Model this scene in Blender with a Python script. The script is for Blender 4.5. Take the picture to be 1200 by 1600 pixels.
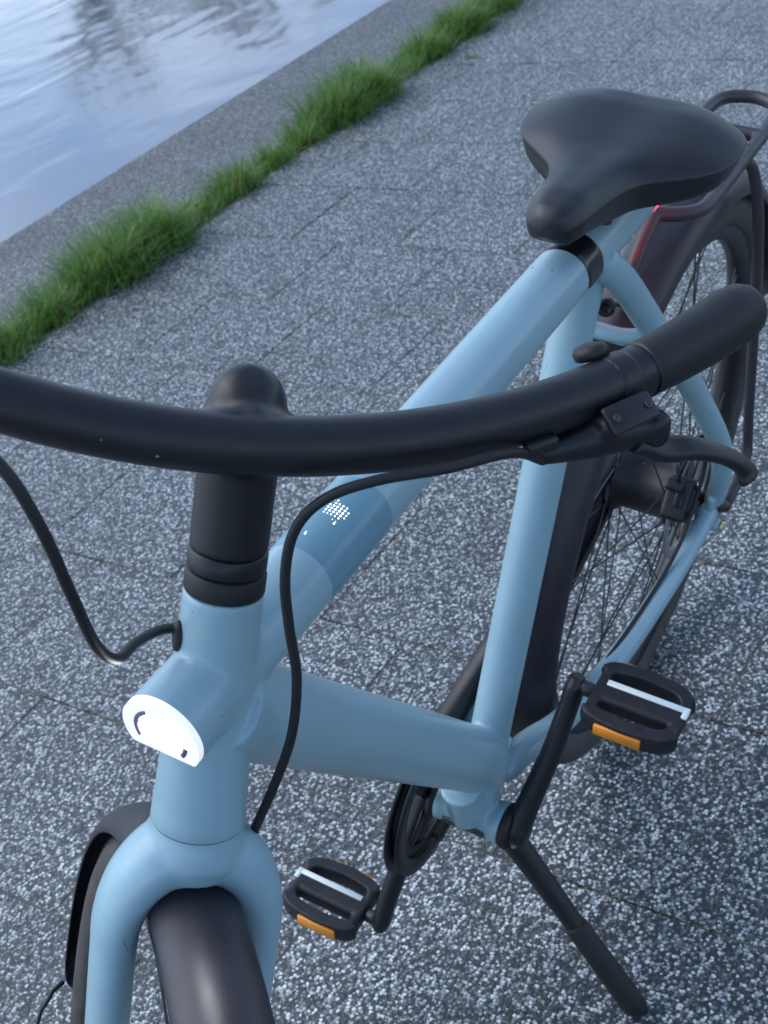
import bpy, bmesh, math, random
import numpy as np
from mathutils import Vector, Matrix

random.seed(7); np.random.seed(7)
sc = bpy.context.scene
for o in list(bpy.data.objects): bpy.data.objects.remove(o)
col = sc.collection
rad = math.radians

# ------------------------------------------------------------------ camera
FPX = 2115.34                                   # focal length in pixels of the 1200 px wide photograph
CAM = np.array([0.77407, 0.64834, 1.29706])
YAW, PITCH, ROLL = 3.80651, -0.58696, -0.25245
cF = np.array([math.cos(YAW)*math.cos(PITCH), math.sin(YAW)*math.cos(PITCH), math.sin(PITCH)])
_r = np.cross(cF, [0, 0, 1]); _r /= np.linalg.norm(_r); _u = np.cross(_r, cF)
cR = _r*math.cos(ROLL) + _u*math.sin(ROLL); cU = -_r*math.sin(ROLL) + _u*math.cos(ROLL)
cam = bpy.data.cameras.new('camera'); camo = bpy.data.objects.new('camera', cam); col.objects.link(camo)
M = Matrix(((cR[0], cU[0], -cF[0], CAM[0]), (cR[1], cU[1], -cF[1], CAM[1]), (cR[2], cU[2], -cF[2], CAM[2]), (0, 0, 0, 1)))
camo.matrix_world = M
cam.sensor_fit = 'VERTICAL'; cam.sensor_height = 32.0
cam.lens = FPX/1600*32.0
cam.clip_start = 0.02; cam.clip_end = 3000
cam.dof.use_dof = True; cam.dof.focus_distance = 0.93
cam.dof.aperture_fstop = cam.lens/2.6           # about a 2.6 mm wide pupil, a phone lens
sc.camera = camo
sc.render.resolution_x = 768; sc.render.resolution_y = 1024

# ------------------------------------------------------------------ sky, sun, exposure
SUN_EL, SUN_AZ = rad(50), rad(285)              # diffuse light from over the water
w = bpy.data.worlds.new('World'); sc.world = w; w.use_nodes = True
nt = w.node_tree; nt.nodes.clear()
sky = nt.nodes.new('ShaderNodeTexSky'); sky.sky_type = 'NISHITA'; sky.sun_disc = False
sky.sun_elevation = SUN_EL; sky.sun_rotation = rad(90) - SUN_AZ
sky.altitude = 0; sky.air_density = 1.0; sky.dust_density = 0.4; sky.ozone_density = 6.0
bg = nt.nodes.new('ShaderNodeBackground'); bg.inputs['Strength'].default_value = 0.115
wo = nt.nodes.new('ShaderNodeOutputWorld')
tc0 = nt.nodes.new('ShaderNodeTexCoord'); mp0 = nt.nodes.new('ShaderNodeMapping'); mp0.inputs['Scale'].default_value = (1, 1, 3.2)
cl0 = nt.nodes.new('ShaderNodeTexNoise'); cl0.inputs['Scale'].default_value = 2.6; cl0.inputs['Detail'].default_value = 7.0; cl0.inputs['Roughness'].default_value = .58
cr0 = nt.nodes.new('ShaderNodeValToRGB'); cr0.color_ramp.elements[0].position = .36; cr0.color_ramp.elements[1].position = .66
hs0 = nt.nodes.new('ShaderNodeHueSaturation'); hs0.inputs['Saturation'].default_value = .60; hs0.inputs['Value'].default_value = 1.35
mx0 = nt.nodes.new('ShaderNodeMix'); mx0.data_type = 'RGBA'                       # broken high cloud: paler, brighter patches all over the sky
nt.links.new(tc0.outputs['Generated'], mp0.inputs[0]); nt.links.new(mp0.outputs[0], cl0.inputs['Vector']); nt.links.new(cl0.outputs['Fac'], cr0.inputs[0])
nt.links.new(sky.outputs[0], hs0.inputs['Color']); nt.links.new(cr0.outputs[0], mx0.inputs[0]); nt.links.new(sky.outputs[0], mx0.inputs[6]); nt.links.new(hs0.outputs[0], mx0.inputs[7])
nt.links.new(mx0.outputs[2], bg.inputs[0]); nt.links.new(bg.outputs[0], wo.inputs[0])
sun = bpy.data.lights.new('sun', 'SUN'); sun.energy = 1.0; sun.angle = rad(58); sun.color = (1.0, 0.985, 0.96)
suno = bpy.data.objects.new('sun', sun); col.objects.link(suno)
sd = Vector((math.cos(SUN_AZ)*math.cos(SUN_EL), math.sin(SUN_AZ)*math.cos(SUN_EL), math.sin(SUN_EL)))
suno.rotation_euler = sd.to_track_quat('Z', 'Y').to_euler()
sc.view_settings.view_transform = 'Standard'; sc.view_settings.look = 'None'
sc.view_settings.gamma = 1.0; sc.view_settings.exposure = 1.0
sc.view_settings.use_curve_mapping = False

# ------------------------------------------------------------------ helpers
def tag(o, label=None, cat=None, group=None, kind=None):
    if label: o['label'] = label
    if cat: o['category'] = cat
    if group: o['group'] = group
    if kind: o['kind'] = kind
    return o

def obj(name, me, mat=None, parent=None, smooth=True, loc=None):
    o = bpy.data.objects.new(name, me); col.objects.link(o)
    if mat is not None and not me.materials: me.materials.append(mat)
    if smooth and len(me.polygons): me.polygons.foreach_set('use_smooth', [True]*len(me.polygons))
    if parent is not None: o.parent = parent
    if loc is not None: o.location = loc
    return o

class MB:
    """collects vertices and faces of one mesh"""
    def __init__(s): s.v = []; s.f = []
    def add(s, v, f):
        n = len(s.v); s.v += [tuple(map(float, p)) for p in v]; s.f += [tuple(i+n for i in q) for q in f]; return s
    def mesh(s, name='m'):
        me = bpy.data.meshes.new(name); me.from_pydata(s.v, [], s.f); me.update()
        bm = bmesh.new(); bm.from_mesh(me); bmesh.ops.recalc_face_normals(bm, faces=bm.faces); bm.to_mesh(me); bm.free()
        return me

V = lambda *a: np.array(a, float)
def unit(v): return v/np.linalg.norm(v)

def sweep(pts, prof, caps=True, up=None):
    """prof(i, t) -> list of 2d offsets (along side, along up)"""
    pts = [np.array(p, float) for p in pts]; n = len(pts); rings = []
    ref = up
    for i in range(n):
        t = pts[min(i+1, n-1)] - pts[max(i-1, 0)]; t = unit(t)
        if ref is None:
            ref = V(0, 0, 1) if abs(t[2]) < .8 else V(1, 0, 0)
        b = unit(np.cross(t, ref)); u = np.cross(b, t)
        if up is None: ref = u
        rings.append([pts[i] + b*q[0] + u*q[1] for q in prof(i, i/(n-1))])
    k = len(rings[0]); v = [p for r in rings for p in r]; f = []
    for i in range(n-1):
        for j in range(k):
            f.append((i*k+j, i*k+(j+1) % k, (i+1)*k+(j+1) % k, (i+1)*k+j))
    if caps: f += [tuple(range(k))[::-1], tuple(range((n-1)*k, n*k))]
    return v, f

def circ(k, a, b=None):
    b = a if b is None else b
    return [(a*math.cos(2*math.pi*j/k), b*math.sin(2*math.pi*j/k)) for j in range(k)]

def spline(pts, n, vals=None):
    """Catmull-Rom through pts, n samples per span; vals interpolated along"""
    P = np.array(pts, float); out = []; vo = []
    Q = np.vstack([2*P[0]-P[1], P, 2*P[-1]-P[-2]])
    for i in range(len(P)-1):
        p0, p1, p2, p3 = Q[i:i+4]
        for k in range(n + (1 if i == len(P)-2 else 0)):
            t = k/n
            out.append(.5*((2*p1)+(-p0+p2)*t+(2*p0-5*p1+4*p2-p3)*t*t+(-p0+3*p1-3*p2+p3)*t**3))
            if vals is not None: vo.append(vals[i]+(vals[i+1]-vals[i])*t)
    return (out, vo) if vals is not None else out

def tube(mb, pts, r, k=16, round_ends=False, n=None):
    pts = [np.array(p, float) for p in pts]
    r = list(r) if hasattr(r, '__len__') else [r]*len(pts)
    if n: pts, r = spline(pts, n, r)
    if round_ends:
        a = unit(pts[0]-pts[1]); b = unit(pts[-1]-pts[-2]); r0, r1 = r[0], r[-1]
        hs = [(.98, .2), (.85, .53), (.6, .8), (.3, .954)]
        pts = [pts[0]+a*r0*h for h, _ in hs] + list(pts) + [pts[-1]+b*r1*h for h, _ in reversed(hs)]
        r = [r0*s for _, s in hs] + list(r) + [r1*s for _, s in reversed(hs)]
    mb.add(*sweep(pts, lambda i, t: circ(k, r[i]))); return mb

def lathe(mb, o, ax, prof, k=32, ref=None, close=True):
    """prof: (distance along ax, radius)"""
    o = np.array(o, float); ax = unit(np.array(ax, float))
    ref = V(0, 0, 1) if ref is None and abs(ax[2]) < .9 else (V(1, 0, 0) if ref is None else ref)
    b = unit(np.cross(ax, ref)); u = np.cross(b, ax); v = []; f = []
    for h, r in prof:
        for j in range(k):
            a = 2*math.pi*j/k; v.append(o+ax*h+(b*math.cos(a)+u*math.sin(a))*r)
    m = len(prof)
    for i in range(m-1):
        for j in range(k): f.append((i*k+j, i*k+(j+1) % k, (i+1)*k+(j+1) % k, (i+1)*k+j))
    if close: f += [tuple(range(k))[::-1], tuple(range((m-1)*k, m*k))]
    else:
        for j in range(k): f.append(((m-1)*k+j, (m-1)*k+(j+1) % k, (j+1) % k, j))
    mb.add(v, f); return mb

def rbox(mb, c, ax, size, r=.003, seg=3):
    """rounded box: axes ax (three vectors), full size"""
    c = np.array(c, float); bm = bmesh.new(); bmesh.ops.create_cube(bm, size=1)
    for q in bm.verts: q.co = Vector((q.co.x*size[0], q.co.y*size[1], q.co.z*size[2]))
    if r > 0: bmesh.ops.bevel(bm, geom=bm.edges[:], offset=r, segments=seg, profile=.5, affect='EDGES')
    bm.verts.ensure_lookup_table(); bm.verts.index_update()
    A = np.array(ax, float)
    mb.add([c + A[0]*q.co.x + A[1]*q.co.y + A[2]*q.co.z for q in bm.verts], [[q.index for q in f.verts] for f in bm.faces])
    bm.free(); return mb

def fuse(mb, voxel=.0022, it=8, fac=.5, name='fused'):
    """overlapping closed shapes -> one skin with soft joints"""
    me = mb.mesh('tmp'); o = bpy.data.objects.new('tmp', me); col.objects.link(o)
    m = o.modifiers.new('r', 'REMESH'); m.mode = 'VOXEL'; m.voxel_size = voxel; m.adaptivity = 0
    if it:
        s = o.modifiers.new('s', 'SMOOTH'); s.iterations = it; s.factor = fac
    dg = bpy.context.evaluated_depsgraph_get(); dg.update()
    out = bpy.data.meshes.new_from_object(o.evaluated_get(dg)); out.name = name
    bpy.data.objects.remove(o); bpy.data.meshes.remove(me)
    return out

# ------------------------------------------------------------------ materials
def new_mat(name):
    m = bpy.data.materials.new(name); m.use_nodes = True
    n = m.node_tree; b = n.nodes['Principled BSDF']; return m, n, b

def node(n, t, **kw):
    x = n.nodes.new(t)
    for k, v in kw.items():
        if k in x.inputs: x.inputs[k].default_value = v
        else: setattr(x, k, v)
    return x

def ramp(n, fac, stops):
    r = n.nodes.new('ShaderNodeValToRGB'); e = r.color_ramp.elements
    while len(e) < len(stops): e.new(.5)
    for el, (p, c) in zip(e, stops): el.position = p; el.color = (*c, 1) if len(c) == 3 else c
    n.links.new(fac, r.inputs[0]); return r

def plain(name, base, rough=.5, spec=.5, var=.12, vscale=30, bump=0.0, bscale=900, metallic=0, coat=0, dirt=None, emit=None, estr=0, chips=None, scratch=None):
    m, n, b = new_mat(name)
    b.inputs['Roughness'].default_value = rough; b.inputs['Metallic'].default_value = metallic
    b.inputs['Specular IOR Level'].default_value = spec; b.inputs['Coat Weight'].default_value = coat
    b.inputs['Coat Roughness'].default_value = .25
    tc = node(n, 'ShaderNodeTexCoord')
    nz = node(n, 'ShaderNodeTexNoise', Scale=vscale, Detail=6.0, Roughness=.65); n.links.new(tc.outputs['Object'], nz.inputs['Vector'])
    lo = tuple(c*(1-var) for c in base); hi = tuple(min(1, c*(1+var)) for c in base)
    r = ramp(n, nz.outputs['Fac'], [(.3, lo), (.7, hi)])
    outc = r.outputs[0]
    if dirt:
        n2 = node(n, 'ShaderNodeTexNoise', Scale=dirt[1], Detail=8.0, Roughness=.75); n.links.new(tc.outputs['Object'], n2.inputs['Vector'])
        rr = ramp(n, n2.outputs['Fac'], [(dirt[2], (0, 0, 0)), (dirt[2]+.12, (dirt[3],)*3)])
        mx = node(n, 'ShaderNodeMix', data_type='RGBA'); n.links.new(rr.outputs[0], mx.inputs[0])
        n.links.new(outc, mx.inputs[6]); mx.inputs[7].default_value = (*dirt[0], 1); outc = mx.outputs[2]
    if chips:
        cv = node(n, 'ShaderNodeTexVoronoi', Scale=chips[1], Randomness=1.0); n.links.new(tc.outputs['Object'], cv.inputs['Vector'])
        cn = node(n, 'ShaderNodeTexNoise', Scale=chips[1]*3, Detail=3.0); n.links.new(tc.outputs['Object'], cn.inputs['Vector'])
        sm = node(n, 'ShaderNodeMath', operation='MULTIPLY_ADD'); n.links.new(cn.outputs['Fac'], sm.inputs[0]); sm.inputs[1].default_value = .25; n.links.new(cv.outputs['Distance'], sm.inputs[2])
        cm_ = ramp(n, sm.outputs[0], [(chips[2], (1, 1, 1)), (chips[2]+.015, (0, 0, 0))])
        sc2 = node(n, 'ShaderNodeSeparateColor'); n.links.new(cv.outputs['Color'], sc2.inputs[0])
        pk = ramp(n, sc2.outputs[0], [(chips[3], (0, 0, 0)), (chips[3]+.01, (1, 1, 1))])
        mm = node(n, 'ShaderNodeMath', operation='MULTIPLY'); n.links.new(cm_.outputs[0], mm.inputs[0]); n.links.new(pk.outputs[0], mm.inputs[1])
        mx2 = node(n, 'ShaderNodeMix', data_type='RGBA'); n.links.new(mm.outputs[0], mx2.inputs[0]); n.links.new(outc, mx2.inputs[6]); mx2.inputs[7].default_value = (*chips[0], 1); outc = mx2.outputs[2]
    if scratch:
        mpp = node(n, 'ShaderNodeMapping'); mpp.inputs['Rotation'].default_value = (.3, .25, 0); mpp.inputs['Scale'].default_value = (170, 170, 17); n.links.new(tc.outputs['Object'], mpp.inputs[0])
        sn = node(n, 'ShaderNodeTexNoise', Scale=1.0, Detail=4.0, Roughness=.6); n.links.new(mpp.outputs[0], sn.inputs['Vector'])
        big = node(n, 'ShaderNodeTexNoise', Scale=9.0, Detail=1.0); n.links.new(tc.outputs['Object'], big.inputs['Vector'])
        s1 = ramp(n, sn.outputs['Fac'], [(.66, (0, 0, 0)), (.70, (.75, .75, .75))]); s2 = ramp(n, big.outputs['Fac'], [(.56, (0, 0, 0)), (.62, (1, 1, 1))])
        sm2 = node(n, 'ShaderNodeMath', operation='MULTIPLY'); n.links.new(s1.outputs[0], sm2.inputs[0]); n.links.new(s2.outputs[0], sm2.inputs[1])
        mx3 = node(n, 'ShaderNodeMix', data_type='RGBA'); n.links.new(sm2.outputs[0], mx3.inputs[0]); n.links.new(outc, mx3.inputs[6]); mx3.inputs[7].default_value = (*scratch, 1); outc = mx3.outputs[2]
    n.links.new(outc, b.inputs['Base Color'])
    rn = ramp(n, nz.outputs['Fac'], [(.25, (max(0, rough-.07),)*3), (.75, (min(1, rough+.09),)*3)]); n.links.new(rn.outputs[0], b.inputs['Roughness'])
    if bump:
        bn = node(n, 'ShaderNodeTexNoise', Scale=bscale, Detail=2.0); n.links.new(tc.outputs['Object'], bn.inputs['Vector'])
        bp = node(n, 'ShaderNodeBump', Strength=bump, Distance=.0006); n.links.new(bn.outputs['Fac'], bp.inputs['Height']); n.links.new(bp.outputs[0], b.inputs['Normal'])
    if emit:
        b.inputs['Emission Color'].default_value = (*emit, 1); b.inputs['Emission Strength'].default_value = estr
    return m

def aggregate(name, dark, mid, light, scale, stain=.25, tint=True, cut=(.12, .48, .95)):
    """washed-out pebble concrete: stone chips set in dark mortar"""
    m, n, b = new_mat(name)
    g = node(n, 'ShaderNodeNewGeometry')
    wn = node(n, 'ShaderNodeTexNoise', Scale=scale*.9, Detail=1.0); n.links.new(g.outputs['Position'], wn.inputs['Vector'])
    wa = node(n, 'ShaderNodeVectorMath', operation='SCALE'); wa.inputs['Scale'].default_value = .004*220/scale; n.links.new(wn.outputs['Color'], wa.inputs[0])
    wb = node(n, 'ShaderNodeVectorMath', operation='ADD'); n.links.new(g.outputs['Position'], wb.inputs[0]); n.links.new(wa.outputs[0], wb.inputs[1])
    v = node(n, 'ShaderNodeTexVoronoi', Scale=scale); n.links.new(wb.outputs[0], v.inputs['Vector'])
    sp = node(n, 'ShaderNodeSeparateColor'); n.links.new(v.outputs['Color'], sp.inputs[0])
    md2 = tuple(a*.45+b*.55 for a, b in zip(mid, light))
    chip = ramp(n, sp.outputs[0], [(cut[0], dark), (cut[1], mid), ((cut[1]+cut[2])/2+.08, md2), (cut[2], light)])
    warm = ramp(n, sp.outputs[1], [(0, (1.0, .95, .88)), (.3, (1, 1, 1)), (.75, (.93, .98, 1.0))])
    wm_ = node(n, 'ShaderNodeMix', data_type='RGBA', blend_type='MULTIPLY'); wm_.inputs[0].default_value = 1
    n.links.new(chip.outputs[0], wm_.inputs[6]); n.links.new(warm.outputs[0], wm_.inputs[7])
    edge = ramp(n, v.outputs['Distance'], [(.42, (1, 1, 1)), (.66, (0, 0, 0))])
    mo = node(n, 'ShaderNodeMix', data_type='RGBA'); n.links.new(edge.outputs[0], mo.inputs[0])
    mo.inputs[6].default_value = (*dark, 1); n.links.new(wm_.outputs[2], mo.inputs[7])
    st = node(n, 'ShaderNodeTexNoise', Scale=3.2, Detail=7.0, Roughness=.62); n.links.new(g.outputs['Position'], st.inputs['Vector'])
    sr = ramp(n, st.outputs['Fac'], [(.3, (1-stain,)*3), (.7, (1+0*stain,)*3)])
    mu = node(n, 'ShaderNodeMix', data_type='RGBA', blend_type='MULTIPLY'); mu.inputs[0].default_value = 1
    n.links.new(mo.outputs[2], mu.inputs[6]); n.links.new(sr.outputs[0], mu.inputs[7]); out = mu.outputs[2]
    if tint:
        oi = node(n, 'ShaderNodeObjectInfo'); tr = ramp(n, oi.outputs['Random'], [(0, (.86, .87, .88)), (1, (1, 1, 1))])
        m2 = node(n, 'ShaderNodeMix', data_type='RGBA', blend_type='MULTIPLY'); m2.inputs[0].default_value = 1
        n.links.new(out, m2.inputs[6]); n.links.new(tr.outputs[0], m2.inputs[7]); out = m2.outputs[2]
    n.links.new(out, b.inputs['Base Color'])
    b.inputs['Roughness'].default_value = .5; b.inputs['Specular IOR Level'].default_value = .55
    bp = node(n, 'ShaderNodeBump', Strength=.55, Distance=.0018); bp.invert = True
    n.links.new(v.outputs['Distance'], bp.inputs['Height']); n.links.new(bp.outputs[0], b.inputs['Normal'])
    return m

PAINT = plain('light_blue_paint', (.255, .41, .47), .33, .5, .04, 18, bump=.10, bscale=1400, coat=.3, dirt=((.10, .14, .17), 75, .66, .35), chips=((.06, .08, .10), 80, .15, .80), scratch=(.07, .10, .12))
BLACK = plain('satin_black_alloy', (.0055, .0065, .009), .42, .5, .2, 40, bump=.12, bscale=1800, chips=((.22, .23, .25), 75, .17, .84))
RUBBER = plain('black_rubber', (.010, .0105, .012), .55, .45, .2, 60, bump=.25, bscale=1500)
TYREM = plain('worn_tyre_rubber', (.065, .06, .057), .75, .35, .3, 50, bump=.3, bscale=1200, dirt=((.09, .08, .07), 22, .52, .6))
SADDLEM = plain('black_saddle_leather', (.0085, .0095, .012), .40, .55, .15, 35, bump=.4, bscale=1100)
FENDERM = plain('dark_grey_mudguard_plastic', (.022, .0205, .027), .42, .45, .12, 25, bump=.12, bscale=1600, dirt=((.09, .085, .085), 60, .62, .4))
RACKM = plain('dark_powder_coat', (.035, .033, .038), .42, .5, .12, 40, bump=.15, bscale=1800)
PLASTIC = plain('black_pedal_plastic', (.012, .013, .016), .5, .45, .25, 60, bump=.3, bscale=900, dirt=((.06, .058, .055), 70, .58, .5))
STEEL = plain('brushed_steel', (.45, .45, .46), .35, .5, .15, 60, metallic=1)
DARKSTEEL = plain('dark_spoke_steel', (.03, .03, .033), .4, .5, .2, 60)
AMBER = plain('amber_reflector', (.75, .27, .015), .25, .6, .12, 900, bump=.6, bscale=1500)
WHITEREF = plain('white_reflective_strip', (.72, .8, .78), .3, .5, .04, 60)
PANEL = plain('display_blue_panel', (.135, .29, .37), .32, .5, .03, 20, coat=.25)
BANDM = plain('gloss_black_band', (.008, .008, .01), .22, .5, .2, 50)
BRASS = plain('brass_bolt', (.7, .6, .3), .35, .5, .1, 60, metallic=1)
PLATE = plain('dark_label_plate', (.05, .055, .055), .4, .5, .3, 300)
LAMPW = plain('lit_white_lamp_ring', (.8, .8, .8), .4, emit=(.93, .95, 1.0), estr=.28)
LAMPC = plain('lit_lamp_lens', (.8, .8, .8), .2, emit=(.95, .97, 1.0), estr=150.0)
LAMPD = plain('grey_lamp_reflector', (.14, .13, .19), .4)
DOTM = plain('lit_white_dot', (.8, .8, .8), .4, emit=(1.0, .98, .96), estr=1.6)
TAILM = plain('lit_red_tail_lamp', (.6, .02, .03), .25, emit=(1.0, .02, .05), estr=5.0)

# ------------------------------------------------------------------ geometry frame of the place
PSI = -0.05374                                  # the quay runs at this angle to the bicycle
ct, st_ = math.cos(PSI), math.sin(PSI)
def T(x, y, z=0.0): return V(x*ct - y*st_, x*st_ + y*ct, z)     # quay coordinates -> world
def cast(u, v, z=0.0):
    r = cF + cR*(u-600)/FPX - cU*(v-800)/FPX; return CAM + r*((z-CAM[2])/r[2])
def untile(p): return p[0]*ct + p[1]*st_, -p[0]*st_ + p[1]*ct
def to_px(p):
    d = np.array(p)-CAM; z = d@cF; return 600+FPX*(d@cR)/z, 800-FPX*(d@cU)/z, z

EDGE = -2.463                                   # quay edge
COP0 = -1.955                                   # inner edge of the coping stones
ROW0 = -1.862                                   # where the slabs end
WATERZ = -0.55

# ground sheet under everything on the land side
def quad_mesh(a, b, c, d, name):
    me = bpy.data.meshes.new(name); me.from_pydata([tuple(p) for p in (a, b, c, d)], [], [(0, 1, 2, 3)]); me.update(); return me
SOIL, n_, b_ = new_mat('mossy_joint_soil')
g_ = node(n_, 'ShaderNodeNewGeometry'); z_ = node(n_, 'ShaderNodeTexNoise', Scale=9.0, Detail=8.0, Roughness=.7); n_.links.new(g_.outputs['Position'], z_.inputs['Vector'])
r_ = ramp(n_, z_.outputs['Fac'], [(.36, (.05, .05, .046)), (.55, (.11, .11, .095)), (.74, (.12, .125, .08))]); n_.links.new(r_.outputs[0], b_.inputs['Base Color']); b_.inputs['Roughness'].default_value = .95
gnd = tag(obj('ground', quad_mesh(T(-400, -2.0, -.012), T(400, -2.0, -.012), T(400, 800, -.012), T(-400, 800, -.012), 'ground'), SOIL, smooth=False), kind='structure')

SLABM = aggregate('washed_pebble_concrete', (.024, .029, .033), (.155, .178, .186), (.80, .85, .85), 232)
PX, PY, GAP = .309, .325, .0030
def slab_mesh():
    bm = bmesh.new(); bmesh.ops.create_cube(bm, size=1)
    for q in bm.verts: q.co = Vector((q.co.x*(PX-GAP), q.co.y*(PY-GAP), q.co.z*.04 - .02))
    bmesh.ops.bevel(bm, geom=[e for e in bm.edges if all(v.co.z > -.01 for v in e.verts)], offset=.0012, segments=1, affect='EDGES')
    me = bpy.data.meshes.new('paving_slab'); bm.to_mesh(me); bm.free(); me.materials.append(SLABM); return me
SLAB = slab_mesh()
FARPAVE = aggregate('far_pebble_concrete', (.024, .029, .033), (.155, .178, .186), (.80, .85, .85), 232, tint=False)
pave = tag(obj('pavement', quad_mesh(T(-60, ROW0+.012, -.0012), T(60, ROW0+.012, -.0012), T(60, 40, -.0012), T(-60, 40, -.0012), 'pavement'), SOIL, smooth=False), kind='structure')
cells = []
for i in range(-40, 14):
    x0 = -.143 + i*PX
    ph = .115 if i % 2 == 0 else .115-.1625
    for j in range(-7, 22):
        y0 = ph + j*PY; y1 = y0 + PY
        if y1 < ROW0+.06: continue
        ya = max(y0, ROW0)
        c = T(x0+PX/2, (ya+y1)/2); u, v, z = to_px(c)
        vis = z > 0 and -330 < u < 1530 and -330 < v < 1930
        cells.append((vis, z, x0, ya, y1))
rest = MB(); cnt = 0
def jit(a): return random.uniform(-a, a)
for vis, z, x0, ya, y1 in sorted(cells, key=lambda q: (not q[0], q[1])):
    c = T(x0+PX/2, (ya+y1)/2, jit(.0006))
    if vis and cnt < 290:
        o = obj('paving_slab', SLAB, None, pave, smooth=False, loc=c); o.rotation_euler = (jit(.0018), jit(.0018), PSI+jit(.0025)); cnt += 1
        if y1-ya < PY-.001: o.scale = (1, (y1-ya-GAP)/(PY-GAP), 1)
    else:
        hx, hy = (PX-GAP)/2, (y1-ya-GAP)/2; xc, yc = x0+PX/2, (ya+y1)/2
        vv = [T(xc+a*hx, yc+b*hy, zz) for zz in (-.03, 0) for a, b in ((-1, -1), (1, -1), (1, 1), (-1, 1))]
        rest.add(vv, [(4, 5, 6, 7), (0, 1, 5, 4), (1, 2, 6, 5), (2, 3, 7, 6), (3, 0, 4, 7)])
tag(obj('far_slabs', rest.mesh('far_slabs'), FARPAVE, pave, smooth=False), kind='stuff')

# quay wall with its coping stones
COPM = aggregate('weathered_coping_concrete', (.034, .035, .036), (.11, .113, .112), (.46, .465, .45), 190, stain=.35)
WALLM = plain('damp_concrete_wall', (.12, .115, .1), .8, .4, .3, 3, bump=.4, bscale=60)
wl = MB(); L0, L1 = -60, 60
wl.add([T(x, y, z) for z in (-2.2, -.02) for x, y in ((L0, EDGE+.012), (L1, EDGE+.012), (L1, COP0-.01), (L0, COP0-.01))],
       [(0, 1, 2, 3)[::-1], (4, 5, 6, 7), (0, 1, 5, 4), (1, 2, 6, 5), (2, 3, 7, 6), (3, 0, 4, 7)])
quay = tag(obj('quay_wall', wl.mesh('quay_wall'), WALLM, smooth=False), 'concrete quay wall with grey pebbled coping stones along the water', 'wall')
CL = 3.0
bm = bmesh.new(); bmesh.ops.create_cube(bm, size=1)
for q in bm.verts: q.co = Vector((q.co.x*(CL-.004), q.co.y*(COP0-EDGE), q.co.z*.16-.08))
bmesh.ops.bevel(bm, geom=bm.edges[:], offset=.008, segments=2, affect='EDGES')
cm = bpy.data.meshes.new('coping_stone'); bm.to_mesh(cm); bm.free(); cm.materials.append(COPM)
for i in range(-9, 7):
    o = obj('coping_stone', cm, None, quay, smooth=False, loc=T(-2.45+i*CL, (EDGE+COP0)/2, .004+jit(.001))); o.rotation_euler = (0, 0, PSI)

# water
WM, n_, b_ = new_mat('canal_water')
b_.inputs['Base Color'].default_value = (.13, .145, .16, 1); b_.inputs['Roughness'].default_value = .07; b_.inputs['IOR'].default_value = 1.75
b_.inputs['Specular IOR Level'].default_value = 1.0
g_ = node(n_, 'ShaderNodeNewGeometry'); mp = node(n_, 'ShaderNodeMapping'); mp.inputs['Rotation'].default_value = (0, 0, rad(38)); mp.inputs['Scale'].default_value = (1, 1.6, 1)
n_.links.new(g_.outputs['Position'], mp.inputs[0])
wa = node(n_, 'ShaderNodeTexNoise', Scale=1.3, Detail=1.4, Roughness=.45, Distortion=.8); n_.links.new(mp.outputs[0], wa.inputs['Vector'])
wb = node(n_, 'ShaderNodeTexNoise', Scale=5.0, Detail=1.5, Roughness=.45); n_.links.new(mp.outputs[0], wb.inputs['Vector'])
ad = node(n_, 'ShaderNodeMath', operation='MULTIPLY_ADD'); n_.links.new(wb.outputs['Fac'], ad.inputs[0]); ad.inputs[1].default_value = .14; n_.links.new(wa.outputs['Fac'], ad.inputs[2])
bp = node(n_, 'ShaderNodeBump', Strength=1.0, Distance=.008); n_.links.new(ad.outputs[0], bp.inputs['Height']); n_.links.new(bp.outputs[0], b_.inputs['Normal'])
water = tag(obj('water', quad_mesh(T(-400, -22, WATERZ), T(400, -22, WATERZ), T(400, EDGE+.2, WATERZ), T(-400, EDGE+.2, WATERZ), 'water'), WM, smooth=False), kind='structure')
# the other bank, seen only as a reflection
BANKM = plain('far_bank_grass', (.05, .07, .03), .9, .3, .3, 1)
bank = MB(); bank.add([T(x, y, z) for z in (-2, .3) for x, y in ((-400, -800), (400, -800), (400, -21.9), (-400, -21.9))], [(0, 1, 2, 3), (4, 5, 6, 7), (0, 1, 5, 4), (1, 2, 6, 5), (2, 3, 7, 6), (3, 0, 4, 7)])
tag(obj('far_bank', bank.mesh('far_bank'), BANKM, smooth=False), kind='structure')

# ------------------------------------------------------------------ grass in the joint by the coping
GM, n_, b_ = new_mat('grass_blade')
at = node(n_, 'ShaderNodeAttribute', attribute_name='tone')
r_ = ramp(n_, at.outputs['Fac'], [(0, (.05, .125, .022)), (.45, (.115, .265, .05)), (.88, (.21, .38, .085)), (.95, (.33, .29, .13)), (1, (.40, .34, .18))]); n_.links.new(r_.outputs[0], b_.inputs['Base Color'])
b_.inputs['Roughness'].default_value = .5; b_.inputs['Subsurface Weight'].default_value = .0
tr = node(n_, 'ShaderNodeBsdfTranslucent'); n_.links.new(r_.outputs[0], tr.inputs[0]); ms = node(n_, 'ShaderNodeMixShader'); ms.inputs[0].default_value = .4
n_.links.new(b_.outputs[0], ms.inputs[1]); n_.links.new(tr.outputs[0], ms.inputs[2]); n_.links.new(ms.outputs[0], n_.nodes['Material Output'].inputs['Surface'])
gv, gf, gt = [], [], []
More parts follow.
